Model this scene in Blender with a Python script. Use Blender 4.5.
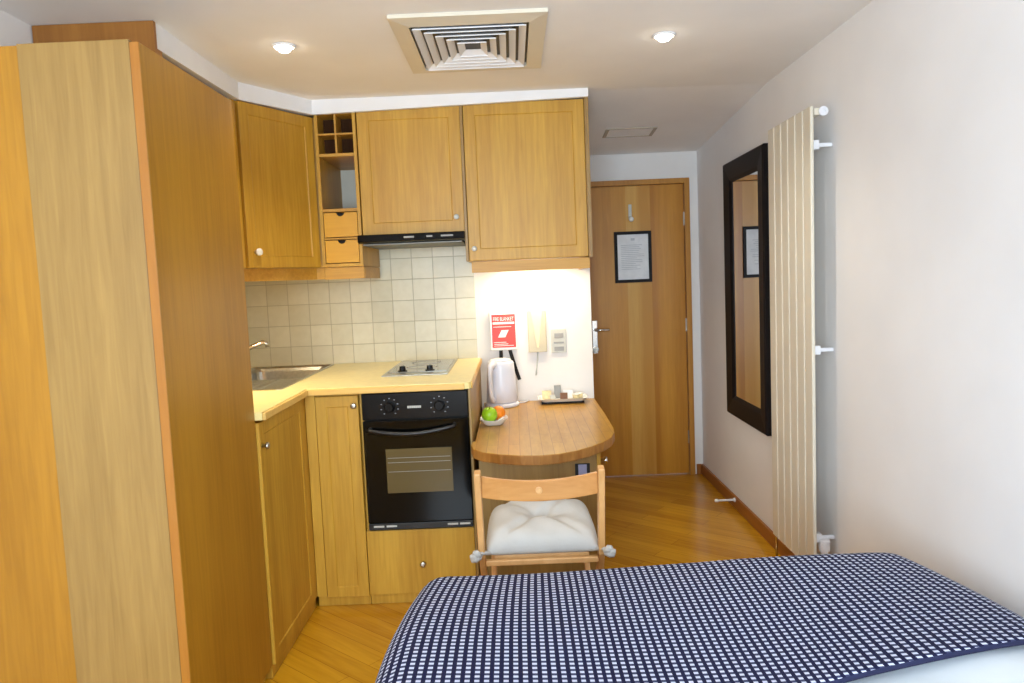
import bpy, bmesh, math, random
from math import pi, sin, cos, radians
from mathutils import Matrix, Vector
random.seed(7)
for o in list(bpy.data.objects):
    bpy.data.objects.remove(o)
scn = bpy.context.scene
C = scn.collection

# ------------------------------------------------------------------ camera
cd = bpy.data.cameras.new('camera'); cam = bpy.data.objects.new('camera', cd); C.objects.link(cam)
cd.sensor_width = 36; cd.lens = 36 * 735 / 1024; cd.clip_start = .02
cd.shift_y = 0.0
cam.matrix_world = Matrix(((0.999122, 0.041625, 0.004665, 0), (0.001175, 0.083484, -0.996508, 0),
                           (-0.04187, 0.995639, 0.083362, 1.4), (0, 0, 0, 1)))
scn.camera = cam
# ------------------------------------------------------------------ light
w = bpy.data.worlds.new('world'); scn.world = w; w.use_nodes = True
w.node_tree.nodes['Background'].inputs[0].default_value = (.75, .87, 1, 1)
w.node_tree.nodes['Background'].inputs[1].default_value = 1.2

def area_light(name, loc, rot, sx, sy, power, col, spread=pi):
    l = bpy.data.lights.new(name, 'AREA'); l.shape = 'RECTANGLE'; l.size = sx; l.size_y = sy
    l.energy = power; l.color = col; l.spread = spread
    o = bpy.data.objects.new(name, l); o.location = loc; o.rotation_euler = rot; C.objects.link(o)
    return o

# daylight through the window behind the camera
area_light('window_daylight', (-.45, -1.6, 1.4), (radians(100), 0, radians(-14)), 1.1, 1.5, 132, (.72, .87, 1))
pl = bpy.data.lights.new('ceiling_fill', 'POINT'); pl.energy = 22; pl.color = (.95, .96, 1); pl.shadow_soft_size = .16  # unseen fill light added behind the camera to brighten the ceiling
po = bpy.data.objects.new('ceiling_fill', pl); po.location = (.15, -.75, 1.75); C.objects.link(po)
scn.view_settings.view_transform = 'Standard'
scn.view_settings.look = 'None'
scn.view_settings.exposure = -0.08
scn.view_settings.gamma = 1
scn.view_settings.use_curve_mapping = False

# ------------------------------------------------------------------ materials
def lin(c):
    return tuple(((v / 255) / 12.92 if v / 255 <= .04045 else ((v / 255 + .055) / 1.055) ** 2.4) for v in c) + (1,)

def base_mat(name, rgb, rough=.5, metal=0, spec=.5, coat=0, emit=None, estr=0):
    m = bpy.data.materials.new(name); m.use_nodes = True
    b = m.node_tree.nodes['Principled BSDF']
    b.inputs['Base Color'].default_value = lin(rgb)
    b.inputs['Roughness'].default_value = rough
    b.inputs['Metallic'].default_value = metal
    b.inputs['Specular IOR Level'].default_value = spec
    b.inputs['Coat Weight'].default_value = coat
    if emit:
        b.inputs['Emission Color'].default_value = lin(emit); b.inputs['Emission Strength'].default_value = estr
    return m

def N(m, t, **kw):
    n = m.node_tree.nodes.new(t)
    for k, v in kw.items(): setattr(n, k, v)
    return n

def plain(name, rgb, rough=.5, var=.04, scale=6, bump=0.0, **kw):
    """colour with a faint procedural variation"""
    m = base_mat(name, rgb, rough, **kw); L = m.node_tree.links; b = m.node_tree.nodes['Principled BSDF']
    tc = N(m, 'ShaderNodeTexCoord'); no = N(m, 'ShaderNodeTexNoise'); no.inputs['Scale'].default_value = scale
    no.inputs['Detail'].default_value = 4
    L.new(tc.outputs['Object'], no.inputs['Vector'])
    cr = N(m, 'ShaderNodeValToRGB')
    lo = tuple(max(0, v * (1 - var)) for v in rgb); hi = tuple(min(255, v * (1 + var)) for v in rgb)
    cr.color_ramp.elements[0].position = .3; cr.color_ramp.elements[1].position = .7
    cr.color_ramp.elements[0].color = lin(lo); cr.color_ramp.elements[1].color = lin(hi)
    L.new(no.outputs['Fac'], cr.inputs['Fac']); L.new(cr.outputs['Color'], b.inputs['Base Color'])
    if bump:
        bp = N(m, 'ShaderNodeBump'); bp.inputs['Strength'].default_value = bump; bp.inputs['Distance'].default_value = .004
        n2 = N(m, 'ShaderNodeTexNoise'); n2.inputs['Scale'].default_value = scale * 8
        L.new(tc.outputs['Object'], n2.inputs['Vector']); L.new(n2.outputs['Fac'], bp.inputs['Height'])
        L.new(bp.outputs['Normal'], b.inputs['Normal'])
    return m

def wood(name, dark, light, rough=.42, grain=(26, 26, 1.6), bands=(4.5, 4.5, .25), spec=.45, plank=None, rot=0, bandw=.55):
    """oak veneer: broad bands mixed with fine stretched grain; plank=(width, length) adds board joints in the xy plane"""
    m = base_mat(name, light, rough, spec=spec); L = m.node_tree.links; b = m.node_tree.nodes['Principled BSDF']
    tc = N(m, 'ShaderNodeTexCoord')
    src = tc.outputs['Object']
    if rot:
        rm = N(m, 'ShaderNodeMapping'); rm.inputs['Rotation'].default_value = (0, 0, rot)
        L.new(src, rm.inputs['Vector']); src = rm.outputs['Vector']
    m1 = N(m, 'ShaderNodeMapping'); m1.inputs['Scale'].default_value = grain
    m2 = N(m, 'ShaderNodeMapping'); m2.inputs['Scale'].default_value = bands
    L.new(src, m1.inputs['Vector']); L.new(src, m2.inputs['Vector'])
    n1 = N(m, 'ShaderNodeTexNoise'); n1.inputs['Scale'].default_value = 2.6; n1.inputs['Detail'].default_value = 7; n1.inputs['Distortion'].default_value = .5
    n2 = N(m, 'ShaderNodeTexNoise'); n2.inputs['Scale'].default_value = 1.4; n2.inputs['Detail'].default_value = 2
    L.new(m1.outputs['Vector'], n1.inputs['Vector']); L.new(m2.outputs['Vector'], n2.inputs['Vector'])
    mx = N(m, 'ShaderNodeMath', operation='MULTIPLY'); mx.inputs[1].default_value = 1 - bandw
    my = N(m, 'ShaderNodeMath', operation='MULTIPLY_ADD'); my.inputs[1].default_value = bandw
    L.new(n1.outputs['Fac'], mx.inputs[0]); L.new(n2.outputs['Fac'], my.inputs[0]); L.new(mx.outputs[0], my.inputs[2])
    fac = my.outputs[0]
    if plank:
        br = N(m, 'ShaderNodeTexBrick'); br.offset = .37; br.squash = 1
        br.inputs['Scale'].default_value = 1; br.inputs['Brick Width'].default_value = plank[1]; br.inputs['Row Height'].default_value = plank[0]
        br.inputs['Mortar Size'].default_value = .0012; br.inputs['Mortar Smooth'].default_value = .3
        br.inputs['Color1'].default_value = (0, 0, 0, 1); br.inputs['Color2'].default_value = (1, 1, 1, 1); br.inputs['Mortar'].default_value = (0, 0, 0, 1)
        L.new(src, br.inputs['Vector'])
        a = N(m, 'ShaderNodeMath', operation='MULTIPLY_ADD'); a.inputs[1].default_value = plank[2] if len(plank) > 2 else .22
        sb = N(m, 'ShaderNodeMath', operation='SUBTRACT'); sb.inputs[1].default_value = (plank[2] if len(plank) > 2 else .22) / 2
        L.new(br.outputs['Color'], a.inputs[0]); L.new(fac, a.inputs[2]); L.new(a.outputs[0], sb.inputs[0]); fac = sb.outputs[0]
    cr = N(m, 'ShaderNodeValToRGB')
    cr.color_ramp.elements[0].position = .36; cr.color_ramp.elements[1].position = .64
    cr.color_ramp.elements[0].color = lin(dark); cr.color_ramp.elements[1].color = lin(light)
    L.new(fac, cr.inputs['Fac'])
    out = cr.outputs['Color']
    if plank:
        mm = N(m, 'ShaderNodeMix', data_type='RGBA', blend_type='MULTIPLY'); mm.inputs['B'].default_value = (.62, .5, .4, 1)
        L.new(br.outputs['Fac'], mm.inputs['Factor']); L.new(out, mm.inputs['A']); out = mm.outputs['Result']
    L.new(out, b.inputs['Base Color'])
    bp = N(m, 'ShaderNodeBump'); bp.inputs['Strength'].default_value = .06; bp.inputs['Distance'].default_value = .002
    L.new(n1.outputs['Fac'], bp.inputs['Height']); L.new(bp.outputs['Normal'], b.inputs['Normal'])
    return m

HZ = dict(grain=(1.6, 26, 26), bands=(.3, 5, 5))           # grain running along x
HY = dict(grain=(26, 1.6, 26), bands=(5, .3, 5))           # grain running along y
M = {}
M['oak'] = wood('oak_doors', (178, 130, 36), (206, 160, 56))
M['oak_h'] = wood('oak_horizontal', (172, 122, 36), (200, 150, 58), **HZ)
M['oak_y'] = wood('oak_lengthwise', (166, 118, 50), (202, 152, 76), **HY)
M['oak_pale'] = wood('oak_pale_panel', (140, 108, 56), (166, 132, 72))
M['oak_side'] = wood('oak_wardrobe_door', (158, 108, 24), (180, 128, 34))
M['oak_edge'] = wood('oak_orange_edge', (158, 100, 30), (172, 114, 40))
M['oak_dark'] = wood('oak_deep_brown', (140, 88, 32), (164, 108, 44))
M['inside'] = wood('cabinet_inside', (52, 32, 18), (68, 42, 24), rough=.9, spec=.1)
M['door'] = wood('oak_entrance_door', (176, 114, 28), (206, 146, 48), bands=(6, 6, .12), bandw=.75, rough=.35)
M['frame'] = wood('oak_door_frame', (164, 108, 34), (190, 132, 50))
M['skirt'] = wood('oak_skirting', (138, 82, 30), (164, 102, 42), **HY)
M['table'] = wood('butcher_block', (168, 120, 38), (194, 148, 58), grain=(4, 20, 20), bands=(.8, 6, 6), plank=(.045, .5, .13), rot=pi / 2, rough=.3)
M['tedge'] = wood('butcher_block_edge', (138, 88, 34), (176, 122, 58), grain=(20, 20, 4))
M['floor'] = wood('floor_boards', (182, 124, 18), (210, 154, 32), grain=(1.5, 22, 22), bands=(.5, 6, 6), plank=(.09, .9, .2), rot=radians(40), rough=.22, spec=.5)
M['chair'] = wood('beech_chair', (206, 152, 92), (228, 180, 122), grain=(10, 10, 5))
M['chair_dk'] = wood('beech_slat', (190, 128, 62), (208, 150, 84), **HZ)
M['drawer'] = wood('birch_drawer', (200, 142, 22), (212, 156, 36), **HZ)
M['worktop'] = plain('cream_worktop', (238, 220, 150), .28, .025, 30)
M['wt_edge'] = wood('worktop_edge', (214, 170, 84), (230, 190, 108), **HZ)
M['white'] = plain('white_wall_paint', (236, 233, 230), .85, .012, 3)
M['wallr'] = plain('soft_white_wall_paint', (236, 234, 234), .85, .012, 3)
M['ceil'] = plain('ceiling_paint', (242, 240, 238), .9, .012, 3)
M['trim'] = plain('bright_white_trim', (238, 238, 240), .6, .01)
M['rad'] = plain('cream_enamel', (222, 214, 196), .35, .01)
M['wplastic'] = plain('white_plastic', (232, 232, 236), .3, .01)
M['kettle'] = plain('kettle_plastic', (226, 228, 238), .28, .01)
M['dish'] = plain('white_china', (240, 238, 232), .15, .01)
M['black'] = plain('black_enamel', (8, 8, 10), .2, .02, spec=.22)
M['blackm'] = plain('black_satin', (14, 14, 16), .38, .02)
M['strap'] = plain('black_strap', (16, 16, 18), .8, .02)
M['mframe'] = plain('black_brown_frame', (18, 12, 13), .5, .1, spec=.2)
M['glass_dark'] = base_mat('oven_glass', (5, 5, 5), .08, spec=.18)
M['oven_in'] = base_mat('oven_window', (96, 82, 50), .18, spec=.25)
M['steel'] = plain('brushed_steel', (190, 188, 180), .3, .05, 60, metal=1)
M['niche'] = plain('pale_grey_back', (206, 204, 190), .7)
M['hatch'] = plain('hatch_paint', (176, 166, 150), .8)
M['filter'] = plain('dull_filter_metal', (120, 120, 116), .5, .05, 60, metal=.6)
M['chrome'] = base_mat('chrome', (220, 218, 214), .15, metal=1)
M['hobglass'] = base_mat('hob_surface', (132, 132, 128), .12, metal=.5)
M['hobring'] = base_mat('hob_ring', (112, 110, 108), .3)
M['mirror'] = base_mat('mirror_glass', (235, 235, 235), .01, metal=1)
M['gap'] = base_mat('shadow_gap', (24, 18, 12), .8)
M['grey'] = plain('grey_plastic', (150, 150, 148), .4)
M['silverpl'] = plain('brushed_plate', (196, 196, 188), .35, .03, 40)
M['paper'] = plain('printed_paper', (228, 230, 232), .5, .03, 20)
M['ink'] = base_mat('grey_ink', (150, 154, 160), .7)
M['faint_ink'] = base_mat('faint_ink', (186, 190, 196), .7)
M['red'] = plain('red_print', (226, 50, 24), .4, .05)
M['whitep'] = base_mat('white_print', (250, 246, 240), .5)
M['apple'] = plain('green_apple', (150, 196, 30), .3, .15, 25)
M['orange'] = plain('orange_peel', (240, 134, 20), .45, .06, 40, bump=.3)
M['stem'] = base_mat('stalk', (70, 50, 20), .8)
M['cushion'] = plain('off_white_cotton', (190, 188, 184), .9, .03, 8, bump=.2)
M['sheet'] = plain('white_bed_linen', (214, 222, 228), .9, .015, 5, bump=.15)
M['mattress'] = plain('mattress_ticking', (220, 218, 212), .9, .03)
M['divan'] = plain('divan_fabric', (60, 58, 66), .9, .05)
M['bluegrey'] = plain('blue_grey_label', (146, 146, 176), .5)
M['tealight'] = base_mat('lamp_glow', (255, 250, 235), .5, emit=(255, 246, 226), estr=30)
M['warmlight'] = base_mat('strip_light_glow', (255, 240, 200), .5, emit=(255, 226, 170), estr=14)
M['acrylic'] = plain('frosted_cream_acrylic', (226, 214, 180), .25, .03)
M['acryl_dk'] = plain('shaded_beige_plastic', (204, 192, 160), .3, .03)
M['beige'] = plain('beige_sachet', (226, 208, 160), .6, .08, 60)
M['brownp'] = plain('brown_sachet', (110, 74, 50), .6, .08, 60)

def tile_mat():
    m = base_mat('cream_tiles', (206, 200, 176), .32); L = m.node_tree.links; b = m.node_tree.nodes['Principled BSDF']
    tc = N(m, 'ShaderNodeTexCoord'); sp = N(m, 'ShaderNodeSeparateXYZ'); cb = N(m, 'ShaderNodeCombineXYZ')
    L.new(tc.outputs['Object'], sp.inputs[0])
    sm = N(m, 'ShaderNodeMath', operation='ADD'); L.new(sp.outputs['X'], sm.inputs[0]); L.new(sp.outputs['Y'], sm.inputs[1])
    ad = N(m, 'ShaderNodeMath', operation='ADD'); ad.inputs[1].default_value = TILE_X; L.new(sm.outputs[0], ad.inputs[0])
    az = N(m, 'ShaderNodeMath', operation='ADD'); az.inputs[1].default_value = TILE_Z; L.new(sp.outputs['Z'], az.inputs[0])
    L.new(ad.outputs[0], cb.inputs['X']); L.new(az.outputs[0], cb.inputs['Y'])
    br = N(m, 'ShaderNodeTexBrick'); br.offset = 0; br.squash = 1
    for k, v in (('Scale', 1), ('Brick Width', .1165), ('Row Height', .1165), ('Mortar Size', .0022), ('Mortar Smooth', .5)):
        br.inputs[k].default_value = v
    br.inputs['Color1'].default_value = lin((206, 200, 174)); br.inputs['Color2'].default_value = lin((222, 216, 192)); br.inputs['Mortar'].default_value = lin((176, 168, 142))
    L.new(cb.outputs[0], br.inputs['Vector'])
    no = N(m, 'ShaderNodeTexNoise'); no.inputs['Scale'].default_value = 22; L.new(tc.outputs['Object'], no.inputs['Vector'])
    mx = N(m, 'ShaderNodeMix', data_type='RGBA', blend_type='MULTIPLY'); mx.inputs['B'].default_value = (.86, .84, .78, 1)
    L.new(no.outputs['Fac'], mx.inputs['Factor']); L.new(br.outputs['Color'], mx.inputs['A']); L.new(mx.outputs['Result'], b.inputs['Base Color'])
    bp = N(m, 'ShaderNodeBump'); bp.invert = True; bp.inputs['Strength'].default_value = .5; bp.inputs['Distance'].default_value = .003
    L.new(br.outputs['Fac'], bp.inputs['Height']); L.new(bp.outputs['Normal'], b.inputs['Normal'])
    return m
TILE_X, TILE_Z = -4.10 + .215 + 20 * .1165, -.962 + .0 + 10 * .1165
M['tiles'] = tile_mat()

def duvet_mat():
    m = base_mat('navy_white_weave', (20, 24, 60), .85, spec=.2); L = m.node_tree.links; b = m.node_tree.nodes['Principled BSDF']
    uv = N(m, 'ShaderNodeUVMap'); sp = N(m, 'ShaderNodeSeparateXYZ'); L.new(uv.outputs[0], sp.inputs[0])
    def band(out, pitch, duty):
        d = N(m, 'ShaderNodeMath', operation='DIVIDE'); d.inputs[1].default_value = pitch; L.new(out, d.inputs[0])
        f = N(m, 'ShaderNodeMath', operation='FRACT'); L.new(d.outputs[0], f.inputs[0])
        l = N(m, 'ShaderNodeMath', operation='LESS_THAN'); l.inputs[1].default_value = duty; L.new(f.outputs[0], l.inputs[0])
        return l.outputs[0]
    u = band(sp.outputs['X'], .0185, .52); v = band(sp.outputs['Y'], .0168, .48)
    mul = N(m, 'ShaderNodeMath', operation='MULTIPLY'); L.new(u, mul.inputs[0]); L.new(v, mul.inputs[1])
    c1 = N(m, 'ShaderNodeMix', data_type='RGBA'); c1.inputs['A'].default_value = lin((20, 24, 58)); c1.inputs['B'].default_value = lin((56, 62, 94)); L.new(u, c1.inputs['Factor'])
    c2 = N(m, 'ShaderNodeMix', data_type='RGBA'); c2.inputs['B'].default_value = lin((200, 206, 226)); L.new(c1.outputs['Result'], c2.inputs['A']); L.new(mul.outputs[0], c2.inputs['Factor'])
    L.new(c2.outputs['Result'], b.inputs['Base Color'])
    return m
M['duvet'] = duvet_mat(); M['navy'] = plain('navy_hem', (24, 28, 64), .85)

# ------------------------------------------------------------------ mesh helpers (all in world coordinates)
def link(name, bm, mat, parent=None, smooth=False, bevel=0, seg=2, subsurf=0, solid=0):
    bmesh.ops.recalc_face_normals(bm, faces=bm.faces[:])
    me = bpy.data.meshes.new(name); bm.to_mesh(me); bm.free()
    mats = mat if isinstance(mat, (list, tuple)) else [mat]
    for q in mats: me.materials.append(M[q] if isinstance(q, str) else q)
    if smooth:
        for p in me.polygons: p.use_smooth = True
    o = bpy.data.objects.new(name, me); C.objects.link(o)
    if solid:
        s = o.modifiers.new('s', 'SOLIDIFY'); s.thickness = solid; s.offset = -1; s.material_offset_rim = 1 if len(mats) > 1 else 0
    if bevel:
        b = o.modifiers.new('b', 'BEVEL'); b.width = bevel; b.segments = seg; b.limit_method = 'ANGLE'; b.angle_limit = radians(40)
        if smooth is not False: pass
    if subsurf:
        s = o.modifiers.new('ss', 'SUBSURF'); s.levels = subsurf; s.render_levels = subsurf
    if parent is not None:
        o.parent = parent
        o.matrix_parent_inverse = world_of(parent).inverted()
    return o

def world_of(o):
    mt = Matrix.LocRotScale(o.location, o.rotation_euler, o.scale)
    return (world_of(o.parent) @ o.matrix_parent_inverse @ mt) if o.parent else mt

def thing(name, label, cat, loc=(0, 0, 0), group=None):
    o = bpy.data.objects.new(name, None); C.objects.link(o); o.location = loc; o.empty_display_size = .05
    return tag(o, label, cat, group)

def tag(o, label, cat, group=None):
    o['label'] = label; o['category'] = cat
    if group: o['group'] = group
    return o

def struct(o): o['kind'] = 'structure'; return o

def bx(bm, x0, x1, y0, y1, z0, z1, mi=0):
    x0, x1 = sorted((x0, x1)); y0, y1 = sorted((y0, y1)); z0, z1 = sorted((z0, z1))
    v = [bm.verts.new(p) for p in ((x0, y0, z0), (x1, y0, z0), (x1, y1, z0), (x0, y1, z0), (x0, y0, z1), (x1, y0, z1), (x1, y1, z1), (x0, y1, z1))]
    for f in ((3, 2, 1, 0), (4, 5, 6, 7), (0, 1, 5, 4), (1, 2, 6, 5), (2, 3, 7, 6), (3, 0, 4, 7)):
        bm.faces.new([v[i] for i in f]).material_index = mi
    return v

def box(name, dims, mat, parent=None, bevel=.0015, **kw):
    bm = bmesh.new(); bx(bm, *dims); return link(name, bm, mat, parent, bevel=bevel, **kw)

def boxes(name, lst, mat, parent=None, bevel=.001, **kw):
    bm = bmesh.new()
    for d in lst: bx(bm, *d)
    return link(name, bm, mat, parent, bevel=bevel, **kw)

def each(name, lst, mat, parent=None, label=None, **kw):
    out = []
    for d in lst:
        out.append(box(name, d, mat, parent, **kw))
        if label: out[-1]['label'] = label
    return out

def prism(bm, pts, z0, z1, mi=0):
    lo = [bm.verts.new((x, y, z0)) for x, y in pts]; hi = [bm.verts.new((x, y, z1)) for x, y in pts]
    n = len(pts)
    f = bm.faces.new(hi); f.material_index = mi
    bm.faces.new(lo[::-1]).material_index = mi
    for i in range(n): bm.faces.new((lo[i], lo[(i + 1) % n], hi[(i + 1) % n], hi[i])).material_index = mi

def frame_axes(d):
    d = Vector(d).normalized(); a = Vector((0, 0, 1)) if abs(d.z) < .9 else Vector((1, 0, 0))
    u = d.cross(a).normalized(); return d, u, d.cross(u).normalized()

def lathe(bm, prof, origin=(0, 0, 0), axis=(0, 0, 1), n=24, caps=True):
    """prof: list of (radius, height) along the axis"""
    d, u, v = frame_axes(axis); o = Vector(origin); rings = []
    for r, h in prof:
        if r < 1e-5: rings.append([bm.verts.new(o + d * h)])
        else: rings.append([bm.verts.new(o + d * h + u * (r * cos(2 * pi * k / n)) + v * (r * sin(2 * pi * k / n))) for k in range(n)])
    for A, B in zip(rings, rings[1:]):
        for k in range(n):
            a0, a1 = A[k % len(A)], A[(k + 1) % len(A)]; b0, b1 = B[k % len(B)], B[(k + 1) % len(B)]
            vs = []
            for q in (a0, a1, b1, b0):
                if q not in vs: vs.append(q)
            if len(vs) >= 3:
                try: bm.faces.new(vs)
                except ValueError: pass
    for R, rev in ((rings[0], True), (rings[-1], False)):
        if len(R) > 1 and caps:
            try: bm.faces.new(R[::-1] if rev else R)
            except ValueError: pass

def tube(bm, pts, r, n=12, flat=1.0):
    pts = [Vector(p) for p in pts]; rings = []
    prev = None
    for i, p in enumerate(pts):
        d = (pts[min(i + 1, len(pts) - 1)] - pts[max(i - 1, 0)]).normalized()
        if prev is None: _, u, v = frame_axes(d)
        else:
            u = (prev - d * prev.dot(d)).normalized(); v = d.cross(u)
        prev = u
        rr = r[i] if isinstance(r, (list, tuple)) else r
        rings.append([bm.verts.new(p + u * (rr * cos(2 * pi * k / n)) + v * (rr * flat * sin(2 * pi * k / n))) for k in range(n)])
    for A, B in zip(rings, rings[1:]):
        for k in range(n): bm.faces.new((A[k], A[(k + 1) % n], B[(k + 1) % n], B[k]))
    bm.faces.new(rings[0][::-1]); bm.faces.new(rings[-1])

def sphere(bm, c, r, sx=1, sy=1, sz=1, n=20):
    mt = Matrix.Translation(c) @ Matrix.Diagonal((sx, sy, sz, 1))
    bmesh.ops.create_uvsphere(bm, u_segments=n, v_segments=n // 2 + 2, radius=r, matrix=mt)

def panel_door(name, P0, U, w, z0, z1, out, mat, parent, fr=.055, rec=.0035, th=.02):
    """framed door: P0 = (x, y) of one lower corner of the FRONT face, U = unit vector along its width, out = unit vector out of it"""
    U = Vector((*U, 0)); O = Vector((*out, 0)); P = Vector((*P0, 0)); bm = bmesh.new()
    def pt(u, z, d): return P + U * u + O * d + Vector((0, 0, z))
    def ring(i, d):
        return [bm.verts.new(pt(*q, d)) for q in ((i, z0 + i), (w - i, z0 + i), (w - i, z1 - i), (i, z1 - i))]
    rs = [ring(0, -th), ring(0, -.0015), ring(.0015, 0), ring(fr, 0), ring(fr + .004, -rec), ring(fr + .012, -rec), ]
    for A, B in zip(rs, rs[1:]):
        for k in range(4): bm.faces.new((A[k], A[(k + 1) % 4], B[(k + 1) % 4], B[k]))
    bm.faces.new(rs[-1]); bm.faces.new(rs[0][::-1])
    return link(name, bm, mat, parent)

def knob(P, out, parent, label=None, r=.013, l=.026, mat='steel', name='knob'):
    bm = bmesh.new()
    lathe(bm, [(r * .5, 0), (r * .45, l * .45), (r * .9, l * .6), (r, l * .72), (r * .95, l * .95), (r * .6, l), (0, l)], P, out, 18)
    o = link(name, bm, mat, parent, smooth=True)
    if label: o['label'] = label
    return o

# ------------------------------------------------------------------ setting
XL, XR, YB, YK, YE = -1.55, 1.27, -1.6, 4.10, 5.03
ZC, ZH = 2.30, 2.21
struct(box('floor', (XL - .1, XR + .1, YB - .1, YE + .1, -.1, 0), 'floor', bevel=0))
bm = bmesh.new()
prof = [(YB - .1, ZC), (3.66, ZC), (YE + .1, ZH - .006), (YE + .1, 2.5), (YB - .1, 2.5)]
a = [bm.verts.new((XL - .1, y, z)) for y, z in prof]; b_ = [bm.verts.new((XR + .1, y, z)) for y, z in prof]
bm.faces.new(a); bm.faces.new(b_[::-1])
for i in range(5): bm.faces.new((a[i], b_[i], b_[(i + 1) % 5], a[(i + 1) % 5]))
struct(link('ceiling', bm, 'ceil'))
struct(box('wall_right', (XR, XR + .1, YB - .1, YE + .1, 0, 2.4), 'wallr', bevel=0))
struct(box('wall_left', (XL - .1, XL, YB - .1, YE + .1, 0, 2.4), 'white', bevel=0))
struct(box('wall_kitchen', (XL, .43, YK, YE, 0, 2.36), 'white', bevel=.002))
struct(box('wall_tiled', (XL, -.215, YK - .008, YK - .0002, .95, 1.75), 'tiles', bevel=0))
struct(box('wall_tiled_left', (XL + .0002, XL + .008, 2.6, YK - .008, .95, 1.75), 'tiles', bevel=0))
# end wall with the door opening
DX0, DX1, DZ = .49, 1.212, 2.036
struct(boxes('wall_end', [(XL, DX0, YE, YE + .1, 0, 2.3), (DX1, XR, YE, YE + .1, 0, 2.3), (DX0, DX1, YE, YE + .1, DZ, 2.3)], 'white', bevel=0))
# rear wall with the window the daylight comes through
struct(boxes('wall_rear', [(XL, -1.05, YB - .1, YB, 0, 2.4), (1.05, XR, YB - .1, YB, 0, 2.4), (-1.05, 1.05, YB - .1, YB, 0, .62), (-1.05, 1.05, YB - .1, YB, 2.18, 2.4)], 'white', bevel=0))
wn = struct(boxes('window_1', [(-1.05, -.99, YB - .08, YB - .03, .62, 2.18), (.99, 1.05, YB - .08, YB - .03, .62, 2.18), (-.99, .99, YB - .08, YB - .03, .62, .68), (-.99, .99, YB - .08, YB - .03, 2.12, 2.18), (-.02, .02, YB - .08, YB - .03, .68, 2.12)], 'trim'))
struct(box('baseboard_right', (XR - .015, XR, YB, YE, 0, .072), 'skirt', bevel=.003))
struct(box('baseboard_end', (DX1 + .012, XR - .016, YE - .012, YE, 0, .072), 'skirt', bevel=.003))
# white boxing between the cabinets and the ceiling
bm = bmesh.new()
path = [(-1.15, 2.50), (-1.15, 3.25), (-.93, 3.61), (.398, 3.61)]
zb = [2.215, 2.225, 2.232, 2.262]
inner = [(-1.5, 2.50), (-1.5, 3.30), (-.95, 3.632), (.398, 3.632)]
R = []
for (x, y), (ix, iy), z in zip(path, inner, zb):
    R.append([bm.verts.new(p) for p in ((x, y, z), (x, y, ZC + .01), (ix, iy, ZC + .01), (ix, iy, z))])
for A, B in zip(R, R[1:]):
    for k in range(4): bm.faces.new((A[k], B[k], B[(k + 1) % 4], A[(k + 1) % 4]))
bm.faces.new(R[0]); bm.faces.new(R[-1][::-1])
struct(link('trim_1', bm, 'trim'))

# entrance door
dr = struct(boxes('door_1', [(DX0, DX0 + .035, YE - .02, YE + .1, 0, DZ), (DX1 - .035, DX1, YE - .02, YE + .1, 0, DZ), (DX0 + .035, DX1 - .035, YE - .02, YE + .1, DZ - .035, DZ)], 'frame', bevel=.003))
leaf = box('door_leaf', (DX0 + .037, DX1 - .038, YE + .005, YE + .045, .006, DZ - .037), 'door', dr)
each('hinge', [(DX1 - .042, DX1 - .034, YE - .004, YE + .006, z, z + .09) for z in (.22, 1.0, 1.72)], 'steel', dr)
M['door_reflection'] = wood('oak_door_painted_reflection', (192, 136, 52), (214, 164, 78), bands=(6, 6, .12), bandw=.75, rough=.35)  # paler oak: light reflected down the middle of the door, put into colour
e = box('middle_reflection', (.782, .948, YE + .0042, YE + .0052, .0065, DZ - .038), 'door_reflection', leaf, bevel=0); e['label'] = 'paler middle strip with a painted light reflection'
yd = YE + .004
bm = bmesh.new(); bx(bm, .528, .566, YE - .002, YE + .006, .87, 1.10)
hb = link('handle_plate', bm, 'chrome', leaf, bevel=.004)
bm = bmesh.new(); tube(bm, [(.548, YE, 1.035), (.548, YE - .045, 1.035), (.56, YE - .055, 1.035), (.64, YE - .055, 1.037)], .009)
link('lever', bm, 'chrome', leaf, smooth=True)
bm = bmesh.new(); lathe(bm, [(.022, 0), (.022, .01), (.012, .012), (.012, .02), (.016, .022), (.016, .034), (0, .034)], (.548, YE, .90), (0, -1, 0)); bx(bm, .54, .556, YE - .05, YE - .03, .885, .915)
link('lock_turn', bm, 'steel', leaf, smooth=False)

# ceiling details
def downlight(x, y, label):
    t = thing('downlight', label, 'ceiling light', (x, y, ZC), 'recessed ceiling spotlights')
    bm = bmesh.new(); lathe(bm, [(.030, .0), (.044, .0), (.044, -.004), (.038, -.007), (.030, -.005), (.030, .0)], (x, y, ZC), (0, 0, 1), 32, False)
    link('trim_ring', bm, 'trim', t, smooth=True)
    bm = bmesh.new(); lathe(bm, [(.030, -.002), (.027, -.012), (.018, -.020), (0, -.023)], (x, y, ZC), (0, 0, 1), 24)
    link('bulb', bm, 'tealight', t, smooth=True)
    l = bpy.data.lights.new('spot', 'SPOT'); l.energy = 26; l.spot_size = radians(125); l.spot_blend = 1; l.color = (1, .93, .80); l.shadow_soft_size = .03
    o = bpy.data.objects.new('spot', l); o.location = (x, y, ZC - .035); C.objects.link(o)
downlight(-.813, 2.809, 'glowing recessed ceiling spotlight above the corner wall cabinet, left of the air vent')
downlight(.611, 2.873, 'glowing recessed ceiling spotlight to the right of the air vent')

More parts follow.
